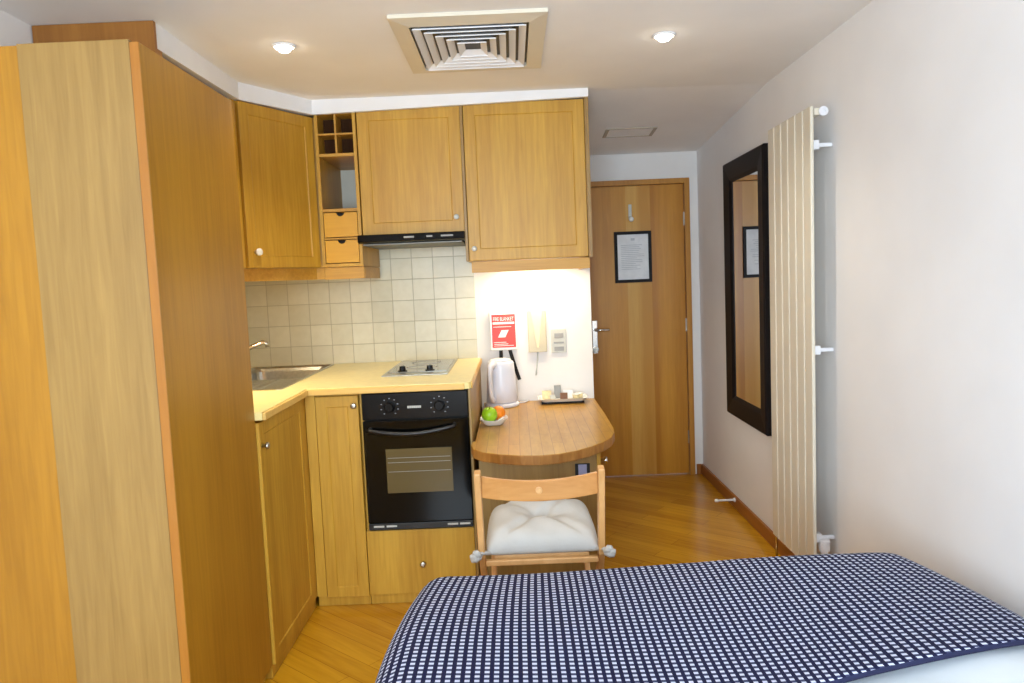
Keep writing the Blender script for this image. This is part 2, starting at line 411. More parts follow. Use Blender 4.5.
VX0, VX1, VY0, VY1 = -.385, .155, 2.54, 3.20
t = thing('ceiling_vent', 'square cream four-way air vent with angled louvres in the ceiling', 'air vent', ((VX0 + VX1) / 2, (VY0 + VY1) / 2, ZC))
def sqring(bm, o0, z0, o1, z1):
    """sloping square ring between inset o0 at z0 and inset o1 at z1"""
    A = [bm.verts.new(p) for p in ((VX0 + o0, VY0 + o0 * 1.15, z0), (VX1 - o0, VY0 + o0 * 1.15, z0), (VX1 - o0, VY1 - o0 * 1.15, z0), (VX0 + o0, VY1 - o0 * 1.15, z0))]
    B = [bm.verts.new(p) for p in ((VX0 + o1, VY0 + o1 * 1.15, z1), (VX1 - o1, VY0 + o1 * 1.15, z1), (VX1 - o1, VY1 - o1 * 1.15, z1), (VX0 + o1, VY1 - o1 * 1.15, z1))]
    for k in range(4): bm.faces.new((A[k], A[(k + 1) % 4], B[(k + 1) % 4], B[k]))
bm = bmesh.new(); sqring(bm, 0, ZC, .0, ZC - .012); sqring(bm, 0, ZC - .012, .062, ZC - .020); sqring(bm, .062, ZC - .020, .062, ZC)
link('vent_frame', bm, 'rad', t)
box('dark_backing', (VX0 + .045, VX1 - .045, VY0 + .06, VY1 - .06, ZC - .0035, ZC - .0005), 'blackm', t, bevel=0)
for i in range(5):
    o0 = .072 + i * .036
    bm = bmesh.new(); sqring(bm, o0, ZC - .022, o0, ZC - .026); sqring(bm, o0, ZC - .022, o0 + .024, ZC - .006)
    link('louvre', bm, 'trim', t, solid=.002)
t = thing('access_hatch', 'small white access hatch in the hall ceiling in front of the door', 'hatch', (.75, 4.48, 2.245))
def hz(y): return ZC + (y - 3.66) * (ZH - .006 - ZC) / (YE + .1 - 3.66)
bm = bmesh.new()
def slopebox(bm, x0, x1, y0, y1, h0, h1):
    vs = bx(bm, x0, x1, y0, y1, 0, 1)
    for v in vs: v.co.z = hz(v.co.y) - (h0 if v.co.z > .5 else h1)
for d in ((.58, .60, 4.37, 4.56), (.86, .88, 4.37, 4.56), (.60, .86, 4.37, 4.382), (.60, .86, 4.548, 4.56)): slopebox(bm, *d, -.001, .005)
link('hatch_frame', bm, 'hatch', t)
bm = bmesh.new(); slopebox(bm, .60, .86, 4.382, 4.548, -.001, .003); link('hatch_cover', bm, 'ceil', t)

# ------------------------------------------------------------------ wardrobe (left)
WX, WY0, WY1, WZ = -.925, 1.93, 2.545, 2.052
t = thing('wardrobe', 'tall oak wardrobe with pale end panel at the left, reaching nearly to the ceiling', 'wardrobe', (-1.24, 2.23, 0))
box('carcass', (XL + .01, WX - .026, WY0 + .025, WY1, .0, WZ - .005), 'oak', t)
e = box('end_panel', (-1.24, WX - .028, WY0 - .002, WY0 + .018, .0, WZ), 'oak_pale', t); e['label'] = 'pale oak end panel'
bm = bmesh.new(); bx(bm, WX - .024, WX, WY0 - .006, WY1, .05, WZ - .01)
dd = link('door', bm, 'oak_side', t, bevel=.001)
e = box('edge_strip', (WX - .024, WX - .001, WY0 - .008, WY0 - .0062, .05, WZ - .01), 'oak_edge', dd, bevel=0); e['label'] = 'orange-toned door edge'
e = boxes('cornice', [(XL + .005, -1.145, 2.49, 2.508, WZ, ZC - .002), (-1.165, -1.147, 2.508, WY1, WZ, 2.214)], 'oak_dark', t)
t = thing('tall_panel', 'darker oak tall cupboard front standing back from the wardrobe end panel at the far left', 'cupboard', (-1.38, 1.99, 0))
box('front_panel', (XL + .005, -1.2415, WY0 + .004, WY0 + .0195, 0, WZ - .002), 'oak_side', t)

# ------------------------------------------------------------------ base units
BF, BX, WT0, WT1 = 3.12, -.915, .946, .974       # front of the back run, front of the left run, worktop underside and top
t = thing('sink_cabinet', 'oak base cabinet under the sink worktop, next to the wardrobe', 'cabinet', (-1.2, 2.8, 0))
boxes('carcass', [(XL + .01, BX - .022, WY1 + .003, WY1 + .02, .05, .75), (XL + .01, BX - .022, WY1 + .02, 3.13, .05, .07), (XL + .01, XL + .025, WY1 + .02, 3.13, .07, .75), (BX - .04, BX - .022, WY1 + .02, 3.13, .07, WT0 - .002)], 'oak', t)
d = panel_door('door', (BX, WY1 + .008), (0, 1), 3.085 - WY1 - .008, .05, WT0 - .012, (1, 0), 'oak', t, fr=.045)
knob((BX, 2.57, .850), (1, 0, 0), d, 'brushed steel knob')
box('corner_post', (BX - .022, BX - .002, 3.088, 3.135, .05, WT0 - .002), 'oak', t)
box('plinth', (BX - .06, BX - .012, WY1 + .003, 3.138, 0, .048), 'oak', t)

t = thing('narrow_base_cabinet', 'narrow oak base cabinet between the inner corner and the oven', 'cabinet', (-.79, 3.4, 0))
box('carcass', (BX - .0, -.685, BF + .022, YK - .1, .05, WT0 - .002), 'oak', t)
box('corner_filler', (BX, -.872, BF + .002, BF + .021, .05, WT0 - .002), 'oak', t)
d = panel_door('door', (-.870, BF), (1, 0), .184, .045, WT0 - .012, (0, -1), 'oak', t, fr=.045)
knob((-.703, BF, .893), (0, -1, 0), d, 'brushed steel knob')
box('plinth', (BX, -.685, BF + .02, BF + .04, 0, .043), 'oak', t)

t = thing('oven_housing', 'oak oven housing unit with a plain drawer beneath the black oven', 'cabinet', (-.43, 3.4, 0))
boxes('carcass', [(-.683, -.668, BF + .022, YK - .01, .05, WT0 - .002), (-.2135, -.2128, BF + .022, YK - .01, .05, WT0 - .002), (-.668, -.2135, BF + .022, YK - .01, .315, .333), (-.668, -.21, YK - .03, YK - .01, .05, WT0 - .002)], 'oak', t)
box('end_panel', (-.2125, -.202, BF - .002, YK - .01, 0, WT0 - .002), 'oak_pale', t)['label'] = 'pale oak end panel'
d = box('drawer', (-.683, -.214, BF, BF + .02, .05, .336), 'oak', t)
knob((-.442, BF, .185), (0, -1, 0), d, 'brushed steel knob')
box('plinth', (-.683, -.214, BF + .02, BF + .04, 0, .048), 'oak', t)

# oven
OX0, OX1, OZ0, OZ1 = -.667, -.214, .345, .942
t = thing('oven', 'black built-in electric oven with glass door under the hob', 'oven', (-.44, 3.2, .34))
boxes('casing', [(OX0 + .006, OX1 - .006, BF + .004, BF + .5, OZ0 + .004, OZ1 - .006)], 'blackm', t)
cp = box('control_panel', (OX0, OX1, BF - .02, BF + .003, .828, OZ1), 'black', t, bevel=.003)
for kx in (-.548, -.335):
    bm = bmesh.new(); lathe(bm, [(.024, 0), (.023, .012), (.019, .014), (.017, .026), (0, .026)], (kx, BF - .02, .882), (0, -1, 0), 24)
    bx(bm, kx - .003, kx + .003, BF - .049, BF - .03, .863, .901)
    link('knob', bm, 'black', cp, smooth=False)
for kx in (-.548, -.335):
    bm = bmesh.new()
    for k in range(9):
        a_ = radians(-140 + k * 35); cx, cz = kx + .037 * sin(a_), .882 + .037 * cos(a_)
        bx(bm, cx - .0028, cx + .0028, BF - .0208, BF - .0199, cz - .0018, cz + .0018)
    e = link('dial_marks', bm, 'ink', cp); e['label'] = 'pale grey dial marks'
bm = bmesh.new()
for k in range(7): bx(bm, -.472 + k * .0085, -.4655 + k * .0085, BF - .0208, BF - .0199, .874, .884)
e = link('maker_mark', bm, 'silverpl', cp); e['label'] = 'small pale maker mark'
od = boxes('door', [(OX0, OX1, BF - .022, BF + .003, .377, .824)], 'glass_dark', t, bevel=.003)
e = box('window', (-.575, -.292, BF - .0235, BF - .0222, .508, .700), 'oven_in', od, bevel=.0); e['label'] = 'brownish see-through window'
boxes('rack_lines', [(-.568, -.299, BF - .0245, BF - .0237, z, z + .002) for z in (.60, .640, .660)], 'grey', od, bevel=0)
bm = bmesh.new(); pts = []
for k in range(17):
    q = k / 16; pts.append((-.635 + q * .36, BF - .045 - .012 * sin(pi * q), .786 - .020 * sin(pi * q) + .008 * q))
pts = [(-.635, BF - .02, .790)] + pts + [(-.275, BF - .02, .798)]
tube(bm, pts, .009); e = link('handle', bm, 'blackm', od, smooth=True)
vs = boxes('vent_strip', [(OX0, OX1, BF - .018, BF + .003, OZ0, .373)], 'blackm', t, bevel=.002)
each('vent_slot', [(x, x + .045, BF - .0195, BF - .0182, .357, .365) for x in (-.645, -.59, -.325, -.272)], 'silverpl', vs, 'silver grille slot', bevel=0)

# worktop (one continuous L) with the sink cut-out left open
SX0, SX1, SY0, SY1 = -1.46, -1.005, 3.10, 4.05
t = thing('worktop', 'cream L-shaped worktop with a wooden front edge', 'worktop', (-.8, 3.6, WT0))
bm = bmesh.new(); xi, yi = BX + .015, BF - .018
for x0, x1, y0, y1 in ((XL + .01, SX0 + .01, WY1 + .004, YK - .01), (SX1 - .01, xi, WY1 + .004, YK - .01), (SX0 + .01, SX1 - .01, WY1 + .004, SY0 + .01), (SX0 + .01, SX1 - .01, SY1 - .01, YK - .01)):
    bx(bm, x0, x1, y0, y1, WT0, WT1)
prism(bm, [(xi, yi), (-.23, yi), (-.208, yi + .006), (-.198, yi + .022), (-.198, YK - .01), (xi, YK - .01)], WT0, WT1)
link('worktop_slab', bm, 'worktop', t)
bm = bmesh.new(); bx(bm, xi, xi + .012, WY1 + .004, yi - .012, WT0 - .001, WT1 - .003); bx(bm, xi, -.225, yi - .012, yi, WT0 - .001, WT1 - .003)
bx(bm, -.198, -.192, yi + .02, YK - .01, WT0 - .001, WT1 - .003)
e = link('edge_strip', bm, 'wt_edge', t, bevel=.004); e['label'] = 'wooden front edge'

# sink
t = thing('sink', 'stainless steel inset sink with drainer in the left worktop', 'sink', (-1.26, 3.5, WT1))
bm = bmesh.new(); n = 8
def rr(x0, x1, y0, y1, r, z):
    out = []
    for cx, cy, a0 in ((x1 - r, y1 - r, 0), (x0 + r, y1 - r, 90), (x0 + r, y0 + r, 180), (x1 - r, y0 + r, 270)):
        for k in range(5):
            a_ = radians(a0 + k * 22.5); out.append(bm.verts.new((cx + r * cos(a_), cy + r * sin(a_), z)))
    return out
rings = [rr(SX0, SX1, SY0, SY1, .02, WT1 - .002), rr(SX0, SX1, SY0, SY1, .02, WT1 + .004), rr(SX0 + .014, SX1 - .014, SY0 + .014, SY1 - .014, .02, WT1 + .004), rr(SX0 + .02, SX1 - .02, SY0 + .02, SY1 - .02, .02, WT1 - .004)]
b1 = rr(SX0 + .03, SX1 - .03, 3.52, SY1 - .03, .04, WT1 - .004); 
for A, B in zip(rings, rings[1:]):
    for k in range(20): bm.faces.new((A[k], A[(k + 1) % 20], B[(k + 1) % 20], B[k]))
b2 = rr(SX0 + .036, SX1 - .036, 3.526, SY1 - .036, .04, WT1 - .02); b3 = rr(SX0 + .045, SX1 - .045, 3.535, SY1 - .045, .05, WT1 - .15)
for A, B in ((b1, b2), (b2, b3)):
    for k in range(20): bm.faces.new((A[k], A[(k + 1) % 20], B[(k + 1) % 20], B[k]))
bm.faces.new(b3)
# deck between the rim ring and the basin (bridged in four quads plus corners)
geom = [e for e in bm.edges if e.is_boundary and all(v in rings[-1] or v in b1 for v in e.verts)]
bmesh.ops.bridge_loops(bm, edges=geom)
link('basin', bm, 'steel', t, smooth=False, bevel=0)
bm = bmesh.new()
for k in range(7): bx(bm, SX0 + .05 + k * .045, SX0 + .062 + k * .045, 3.13, 3.48, WT1 - .006, WT1 - .001)
link('drainer_ribs', bm, 'steel', t, bevel=.002)
bm = bmesh.new(); lathe(bm, [(.035, 0), (.035, .004), (.02, .006), (0, .006)], (-1.26, 3.77, WT1 - .150), (0, 0, 1)); link('drain', bm, 'chrome', t, smooth=True)
t = thing('tap', 'chrome mixer tap whose lever shows beside the wardrobe edge', 'tap', (-1.44, 3.66, WT1))
bm = bmesh.new(); lathe(bm, [(.028, .003), (.026, .012), (.021, .02), (.021, .10), (.0, .105)], (-1.44, 3.66, WT1), (0, 0, 1)); link('body', bm, 'chrome', t, smooth=True)
bm = bmesh.new(); tube(bm, [(-1.44, 3.66, WT1 + .08), (-1.40, 3.67, WT1 + .115), (-1.33, 3.69, WT1 + .145), (-1.275, 3.70, WT1 + .165), (-1.26, 3.705, WT1 + .158), (-1.256, 3.706, WT1 + .14)], [.013, .013, .012, .011, .011, .010]); link('spout', bm, 'chrome', t, smooth=True)
bm = bmesh.new(); tube(bm, [(-1.44, 3.66, WT1 + .105), (-1.43, 3.66, WT1 + .135), (-1.38, 3.665, WT1 + .165), (-1.34, 3.67, WT1 + .18)], [.012, .009, .007, .006]); link('lever', bm, 'chrome', t, smooth=True)

# hob
t = thing('hob', 'small grey two-zone hob with a steel front strip set in the worktop', 'hob', (-.49, 3.8, WT1))
bm = bmesh.new(); HA = [(-.632, 3.40), (-.322, 3.40), (-.322, 4.04), (-.632, 4.04)]
prism(bm, HA, WT1 + .0005, WT1 + .006); link('steel_frame', bm, 'steel', t, bevel=.002)
box('glass_surface', (-.619, -.335, 3.50, 4.025, WT1 + .0062, WT1 + .008), 'hobglass', t, bevel=.0)
bm = bmesh.new()
for cy in (3.68, 3.89): lathe(bm, [(.078, .0082), (.078, .0086), (.070, .0086), (.070, .0082)], (-.477, cy, WT1), (0, 0, 1), 40, False)
link('cooking_zone', bm, 'hobring', t)
for kx in (-.553, -.420):
    bm = bmesh.new(); lathe(bm, [(.024, .0085), (.022, .012), (.016, .014), (.014, .032), (0, .033)], (kx, 3.54, WT1), (0, 0, 1), 20)
    bx(bm, kx - .004, kx + .004, 3.52, 3.56, WT1 + .012, WT1 + .034); link('knob', bm, 'black', t)

# ------------------------------------------------------------------ wall cabinets
UF, UZ0, UZ1 = 3.64, 1.50, 2.258
t = thing('sink_wall_cabinet', 'oak wall cabinet mostly hidden behind the wardrobe', 'wall cabinet', (-1.35, 2.9, UZ0))
box('carcass', (XL + .01, -1.182, WY1 + .01, 3.225, UZ0, 2.214), 'oak', t)
panel_door('door', (-1.16, WY1 + .01), (0, 1), 3.222 - WY1 - .01, UZ0 + .002, 2.205, (1, 0), 'oak', t)
box('pelmet', (-1.21, -1.175, WY1 + .01, 3.225, 1.44, 1.498), 'oak_dark', t)

t = thing('corner_wall_cabinet', 'oak corner wall cabinet with a slanted door over the sink', 'wall cabinet', (-1.3, 3.7, UZ0))
A0, B0 = Vector((-1.158, 3.245)), Vector((-.937, 3.636)); D = (B0 - A0); Ln = D.length; Dn = D / Ln; On = Vector((Dn.y, -Dn.x))
ins = -On * .021
bm = bmesh.new(); prism(bm, [(XL + .01, 3.228), (A0.x + ins.x - .002, 3.228), (A0.x + ins.x, A0.y + .01 + ins.y * 0), (B0.x + ins.x, B0.y + ins.y + .012), (-.9345, 3.665), (-.9345, YK - .01), (XL + .01, YK - .01)], UZ0, 2.228)
link('carcass', bm, 'oak', t)
d = panel_door('door', A0 + Dn * .004, Dn, Ln - .008, UZ0 + .002, 2.222, On, 'oak', t, fr=.05)
kp = A0 + Dn * .045; knob((kp.x, kp.y, 1.57), (On.x, On.y, 0), d, 'white round knob', r=.017, l=.03, mat='dish')
pm = A0 - On * .035; pn = B0 - On * .035
bm = bmesh.new(); prism(bm, [(pm.x, pm.y), (pn.x, pn.y), (-.934, 3.672), (-.934, 3.690), (pn.x - .01, pn.y + .018), (pm.x - .018, pm.y + .01)], 1.442, 1.498); link('pelmet', bm, 'oak_h', t)

# open shelf unit
SXa, SXb = -.933, -.732
t = thing('open_shelf_unit', 'narrow open oak wall unit with bottle cubbies and two little drawers', 'wall cabinet', (-.83, 3.8, UZ0))
yb = YK - .012
boxes('carcass', [(SXa, SXa + .016, UF, yb, UZ0, UZ1), (SXb - .016, SXb, UF, yb, UZ0, UZ1), (SXa + .016, SXb - .016, UF, yb, UZ0, UZ0 + .016), (SXa + .016, SXb - .016, UF, yb, UZ1 - .022, UZ1)], 'oak', t)
e = box('back_panel', (SXa + .016, SXb - .016, yb - .006, yb, UZ0 + .016, 1.768), 'inside', t, bevel=0); e['label'] = 'dark back'
e = box('niche_back', (SXa + .016, SXb - .016, yb - .006, yb, 1.784, 2.035), 'niche', t, bevel=0); e['label'] = 'pale grey back of the open niche'
each('shelf', [(SXa + .016, SXb - .016, UF + .002, yb - .006, 2.035, 2.05), (SXa + .016, SXb - .016, UF + .002, yb - .006, 1.768, 1.784), (SXa + .016, SXb - .016, UF + .002, yb - .006, 1.634, 1.642)], 'oak_h', t)
boxes('bottle_rack', [(-.837, -.828, UF + .003, UF + .12, 2.05, UZ1 - .022), (SXa + .016, -.837, UF + .003, UF + .12, 2.138, 2.147), (-.828, SXb - .016, UF + .003, UF + .12, 2.138, 2.147)], 'oak_h', t)
e = box('rack_back', (SXa + .016, SXb - .016, UF + .12, UF + .126, 2.05, UZ1 - .022), 'inside', t, bevel=0); e['label'] = 'dark board behind the cubbies'
for z0, z1 in ((1.646, 1.764), (1.520, 1.630)):
    bm = bmesh.new(); x0, x1 = SXa + .019, SXb - .019; cx = (x0 + x1) / 2
    pts = [(x0, z0), (x1, z0), (x1, z1)] + [(cx + .02 * cos(radians(a_)), z1 - .018 * sin(radians(a_))) for a_ in range(0, 181, 20)] + [(x0, z1)]
    f = [bm.verts.new((x, UF + .001, z)) for x, z in pts]; g = [bm.verts.new((x, UF + .012, z)) for x, z in pts]
    bm.faces.new(f); bm.faces.new(g[::-1])
    for i in range(len(pts)): bm.faces.new((f[i], f[(i + 1) % len(pts)], g[(i + 1) % len(pts)], g[i]))
    bx(bm, x0, x1, UF + .012, UF + .3, z0, z0 + .005)
    dwr = link('drawer', bm, 'drawer', t); dwr['label'] = 'small golden drawer with a half-round finger notch'
    e = box('drawer_inside', (x0 + .002, x1 - .002, UF + .02, UF + .024, z0 + .006, z1), 'gap', dwr, bevel=0)
boxes('pelmet', [(SXa, SXb - .004, UF + .03, UF + .048, 1.44, 1.498), (SXb - .02, SXb - .002, UF + .048, yb, 1.44, 1.498)], 'oak_h', t)

t = thing('hood_wall_cabinet', 'oak wall cabinet above the cooker hood', 'wall cabinet', (-.48, 3.8, 1.65))
box('carcass', (SXb + .002, -.224, UF + .021, yb, 1.652, UZ1), 'oak', t)
d = panel_door('door', (SXb + .006, UF), (1, 0), .500, 1.648, UZ1 - .003, (0, -1), 'oak', t)
knob((-.262, UF, 1.718), (0, -1, 0), d, 'pale knob', mat='silverpl')
e = box('end_strip', (-.2255, -.2118, UF - .004, yb, 1.5, UZ1), 'oak_pale', t); e['label'] = 'pale end strip'

t = thing('large_wall_cabinet', 'large oak wall cabinet above the table, next to the hall', 'wall cabinet', (.09, 3.8, UZ0))
box('carcass', (-.2115, .377, UF + .021, yb, UZ0, UZ1 + .004), 'oak', t)
d = panel_door('door', (-.209, UF), (1, 0), .586, UZ0 + .002, UZ1, (0, -1), 'oak', t)
knob((-.182, UF, 1.56), (0, -1, 0), d, 'pale knob', mat='silverpl')
box('end_panel', (.378, .398, UF - .012, yb, UZ0 - .004, UZ1 + .012), 'oak_pale', t)
boxes('pelmet', [(-.20, .384, UF + .01, UF + .028, 1.443, UZ0 - .004), (.366, .384, UF + .028, yb, 1.443, UZ0 - .004)], 'oak_h', t)
t = thing('cabinet_light', 'glowing strip light under the large wall cabinet', 'light', (.1, 3.95, 1.49))
box('housing', (-.06, .28, 3.91, 3.99, 1.484, 1.499), 'wplastic', t)
box('diffuser', (-.05, .27, 3.92, 3.98, 1.478, 1.484), 'warmlight', t)
area_light('sink_lamp', (-1.27, 2.98, 1.47), (0, 0, 0), .06, .5, 7, (1, .88, .62))
area_light('cabinet_lamp', (.11, 3.95, 1.474), (0, 0, 0), .3, .05, 4.0, (1, .86, .62))

# cooker hood
t = thing('cooker_hood', 'slim black cooker hood with a metal underside under the wall cabinet', 'cooker hood', (-.48, 3.7, 1.6))
bm = bmesh.new()
def hoodpiece(x0, x1, pr):
    a = [bm.verts.new((x0, y, z)) for y, z in pr]; b_ = [bm.verts.new((x1, y, z)) for y, z in pr]
    bm.faces.new(a); bm.faces.new(b_[::-1]); n = len(pr)
    for i in range(n): bm.faces.new((a[i], b_[i], b_[(i + 1) % n], a[(i + 1) % n]))
hoodpiece(-.745, -.226, [(UF - .05, 1.612), (UF - .045, 1.646), (UF - .004, 1.647), (UF - .004, 1.606), (UF - .03, 1.606)])
hoodpiece(SXb + .003, -.226, [(UF - .0045, 1.608), (UF - .0045, 1.646), (yb, 1.646), (yb, 1.606)])
hd = link('canopy', bm, 'black', t, bevel=.003)
e = box('filter', (-.725, -.24, UF - .02, yb - .03, 1.596, 1.6035), 'filter', t); e['label'] = 'metal filter underside'
each('button', [(x, x + w_, UF - .0535, UF - .047, 1.624, 1.633) for x, w_ in ((-.52, .05), (-.41, .03), (-.34, .06))], 'grey', t, 'grey control slide')

# ------------------------------------------------------------------ table corner
TZ = .72
t = thing('table', 'fixed wooden table with a rounded front beside the oven', 'table', (.12, 3.5, .68))
tp = [(-.190, 4.09), (-.190, 3.095), (-.203, 3.092), (-.203, 3.02), (-.19, 2.95), (-.15, 2.885), (-.08, 2.838), (0, 2.806), (.075, 2.793), (.15, 2.806), (.225, 2.85), (.29, 2.912), (.345, 2.98), (.39, 3.065), (.415, 3.16), (.425, 3.27), (.43, 3.6), (.43, 4.09)]
bm = bmesh.new(); prism(bm, tp, TZ - .040, TZ)
for f in bm.faces:
    if abs(f.normal.z) < .5: f.material_index = 1
bm.normal_update()
for f in bm.faces: f.material_index = 0 if abs(f.normal.z) > .5 else 1
link('table_top', bm, ['table', 'tedge'], t, bevel=.004)
t = thing('table_cupboard', 'beige oak cupboard under the table, behind the folding chair', 'cupboard', (.1, 3.6, 0))
box('carcass', (-.185, .338, 3.222, 4.09, 0, TZ - .042), 'oak_pale', t)
box('front_panel', (-.185, .338, 3.20, 3.22, .0, TZ - .045), 'oak_pale', t)
d = box('side_door', (.3385, .356, 3.205, 4.05, .06, TZ - .048), 'oak', t)
knob((.356, 3.245, .578), (1, 0, 0), d, 'pinkish metal knob', r=.016, l=.034, mat='chrome')
e = box('socket_plate', (.240, .306, 3.192, 3.1995, .525, .578), 'blackm', t); e['label'] = 'dark socket plate'
e = box('socket_face', (.254, .292, 3.188, 3.1918, .522, .576), 'bluegrey', t); e['label'] = 'blue-grey centre'

# kettle
kx, ky = -.085, 3.955
t = thing('kettle', 'white plastic electric kettle at the back of the table', 'kettle', (kx, ky, TZ))
bm = bmesh.new(); lathe(bm, [(.088, .001), (.092, .004), (.092, .016), (.084, .022), (0, .022)], (kx, ky, TZ), (0, 0, 1), 32); link('base', bm, 'kettle', t, smooth=True, bevel=0)
bm = bmesh.new(); lathe(bm, [(0, .024), (.080, .024), (.084, .032), (.080, .12), (.074, .20), (.071, .235), (.066, .245), (0, .247)], (kx, ky, TZ), (0, 0, 1), 32)
link('body', bm, 'kettle', t, smooth=True)
bm = bmesh.new(); lathe(bm, [(.060, .247), (.056, .255), (.03, .260), (0, .261)], (kx, ky, TZ), (0, 0, 1), 28); link('lid', bm, 'wplastic', t, smooth=True)
bm = bmesh.new(); hdx, hdy = -.5, -.866
def hp(r, z): return (kx + hdx * r, ky + hdy * r, TZ + z)
tube(bm, [hp(.055, .232), hp(.085, .236), hp(.108, .226), hp(.114, .19), hp(.112, .12), hp(.108, .07), hp(.095, .045), hp(.075, .045)], [.018, .017, .014, .011, .010, .010, .010, .012], flat=1.4)
link('handle', bm, 'wplastic', t, smooth=True)
bm = bmesh.new()
sp = [(-hdx, -hdy)]
c0 = bm.verts.new((kx - hdx * .06 + hdy * .03, ky - hdy * .06 - hdx * .03, TZ + .243)); c1 = bm.verts.new((kx - hdx * .06 - hdy * .03, ky - hdy * .06 + hdx * .03, TZ + .243))
c2 = bm.verts.new((kx - hdx * .108, ky - hdy * .108, TZ + .240)); c3 = bm.verts.new((kx - hdx * .07, ky - hdy * .07, TZ + .18))
for f in ((c0, c1, c2), (c0, c2, c3), (c1, c3, c2), (c0, c3, c1)): bm.faces.new(f)
link('spout', bm, 'kettle', t, bevel=.004)
bm = bmesh.new(); tube(bm, [(kx + .085, ky + .03, TZ + .009), (kx + .12, ky + .06, TZ + .006), (kx + .14, ky + .1, TZ + .006), (kx + .145, ky + .132, TZ + .006)], .0035, 8)
link('cord', bm, 'wplastic', t, smooth=True)

# dish with fruit
dx, dy = -.118, 3.44
t = thing('dish', 'small square white dish holding an apple and an orange, on the table', 'dish', (dx, dy, TZ))
bm = bmesh.new()
def sq(r, z, cor):
    out = []
    for k in range(32):
        a_ = 2 * pi * k / 32 + .12; c_, s_ = cos(a_), sin(a_); p = 4
        rr_ = r / ((abs(c_) ** p + abs(s_) ** p) ** (1 / p)); out.append(bm.verts.new((dx + rr_ * c_, dy + rr_ * s_, TZ + z + cor * (max(0, rr_ / r - 1)))))
    return out
Rg = [sq(.030, .001, 0), sq(.034, .001, 0), sq(.045, .010, 0), sq(.064, .028, .03), sq(.066, .030, .03), sq(.062, .029, .03), sq(.043, .013, 0), sq(.03, .006, 0)]
for A, B in zip(Rg, Rg[1:]):
    for k in range(32): bm.faces.new((A[k], A[(k + 1) % 32], B[(k + 1) % 32], B[k]))
bm.faces.new(Rg[0][::-1]); bm.faces.new(Rg[-1])
link('bowl', bm, 'dish', t, smooth=True)
def fruit(name, label, cat, c, r, mat, stalk):
    t = thing(name, label, cat, (c[0], c[1], c[2] - r))
    bm = bmesh.new()
    prof = [(0, -.86 * r), (.25 * r, -.95 * r), (.6 * r, -.8 * r), (.92 * r, -.35 * r), (r, .1 * r), (.93 * r, .5 * r), (.65 * r, .85 * r), (.3 * r, .95 * r), (.12 * r, .88 * r), (0, .78 * r)] if stalk else [(0, -r)] + [(r * cos(radians(a_)), r * sin(radians(a_))) for a_ in range(-75, 90, 15)] + [(0, r)]
    lathe(bm, prof, c, (-.1, -.35, 1) if stalk else (.2, .1, 1), 28); link('flesh', bm, mat, t, smooth=True)
    bm = bmesh.new()
    if stalk: tube(bm, [(c[0], c[1] - .2 * r, c[2] + .74 * r), (c[0] + .004, c[1] - .25 * r, c[2] + 1.2 * r)], .0015, 6)
    else: sphere(bm, (c[0] + .2 * r, c[1] + .1 * r, c[2] + .96 * r), .004, 1, 1, .4, 8)
    link('stalk', bm, 'stem', t)
fruit('apple', 'bright green apple lying in the white dish on the table', 'apple', (dx - .018, dy - .018, TZ + .050), .037, 'apple', True)
fruit('orange', 'orange fruit beside the green apple in the dish', 'orange', (dx + .022, dy + .040, TZ + .049), .034, 'orange', False)
bm = bmesh.new()
bx(bm, dx + .018, dx + .052, dy - .04, dy - .006, TZ + .018, TZ + .024)
for v in bm.verts: v.co.z += (v.co.x - dx - .018) * .55 + .002
tag(link('sachet', bm, 'dish', bevel=.002), 'white sachet lying in the dish in front of the fruit', 'sachet')

# tray with drink sachets
tx, ty = .245, 3.995
t = thing('tray', 'white oblong refreshment tray against the wall at the back of the table', 'tray', (tx, ty, TZ))
bm = bmesh.new()
def rl(hx, hy, z, r):
    out = []
    for cx, cy, a0 in ((hx - r, hy - r, 0), (-hx + r, hy - r, 90), (-hx + r, -hy + r, 180), (hx - r, -hy + r, 270)):
        for k in range(5):
            a_ = radians(a0 + k * 22.5); out.append(bm.verts.new((tx + cx + r * cos(a_), ty + cy + r * sin(a_), TZ + z)))
    return out
Rg = [rl(.110, .055, .012, .02), rl(.132, .078, .030, .03), rl(.136, .081, .031, .03), rl(.128, .074, .030, .03), rl(.106, .052, .016, .02)]
for A, B in zip(Rg, Rg[1:]):
    for k in range(20): bm.faces.new((A[k], A[(k + 1) % 20], B[(k + 1) % 20], B[k]))
bm.faces.new(Rg[0][::-1]); bm.faces.new(Rg[-1]); link('tray_body', bm, 'dish', t, smooth=False)
e = box('foot', (tx - .115, tx + .115, ty - .05, ty + .05, TZ + .0005, TZ + .0118), 'mframe', t); e['label'] = 'dark foot'
def leaning(name, label, cat, x, y, w_, h, tilt, mat, rz=0, z=.0165, th=.006, group=None):
    bm = bmesh.new(); bx(bm, -w_ / 2, w_ / 2, -th / 2, th / 2, 0, h)
    bmesh.ops.transform(bm, verts=bm.verts, matrix=Matrix.Translation((x, y, TZ + z + .003)) @ Matrix.Rotation(rz, 4, 'Z') @ Matrix.Rotation(tilt, 4, 'X'))
    return tag(link(name, bm, mat, bevel=.0015), label, cat, group)
leaning('sachet', 'beige sachet standing at the left end of the tray', 'sachet', tx - .085, ty, .05, .048, -.35, 'beige')
leaning('sachet', 'pale green-grey sachet next to the left end of the tray', 'sachet', tx - .052, ty - .03, .03, .03, -.5, 'silverpl', .3)
leaning('sachet', 'dark brown sachet in the middle of the tray', 'sachet', tx + .006, ty - .03, .04, .038, -.4, 'brownp', -.1)
leaning('sachet', 'grey sachet propped tallest near the middle of the tray', 'sachet', tx - .022, ty + .025, .038, .072, -.2, 'grey', .15)
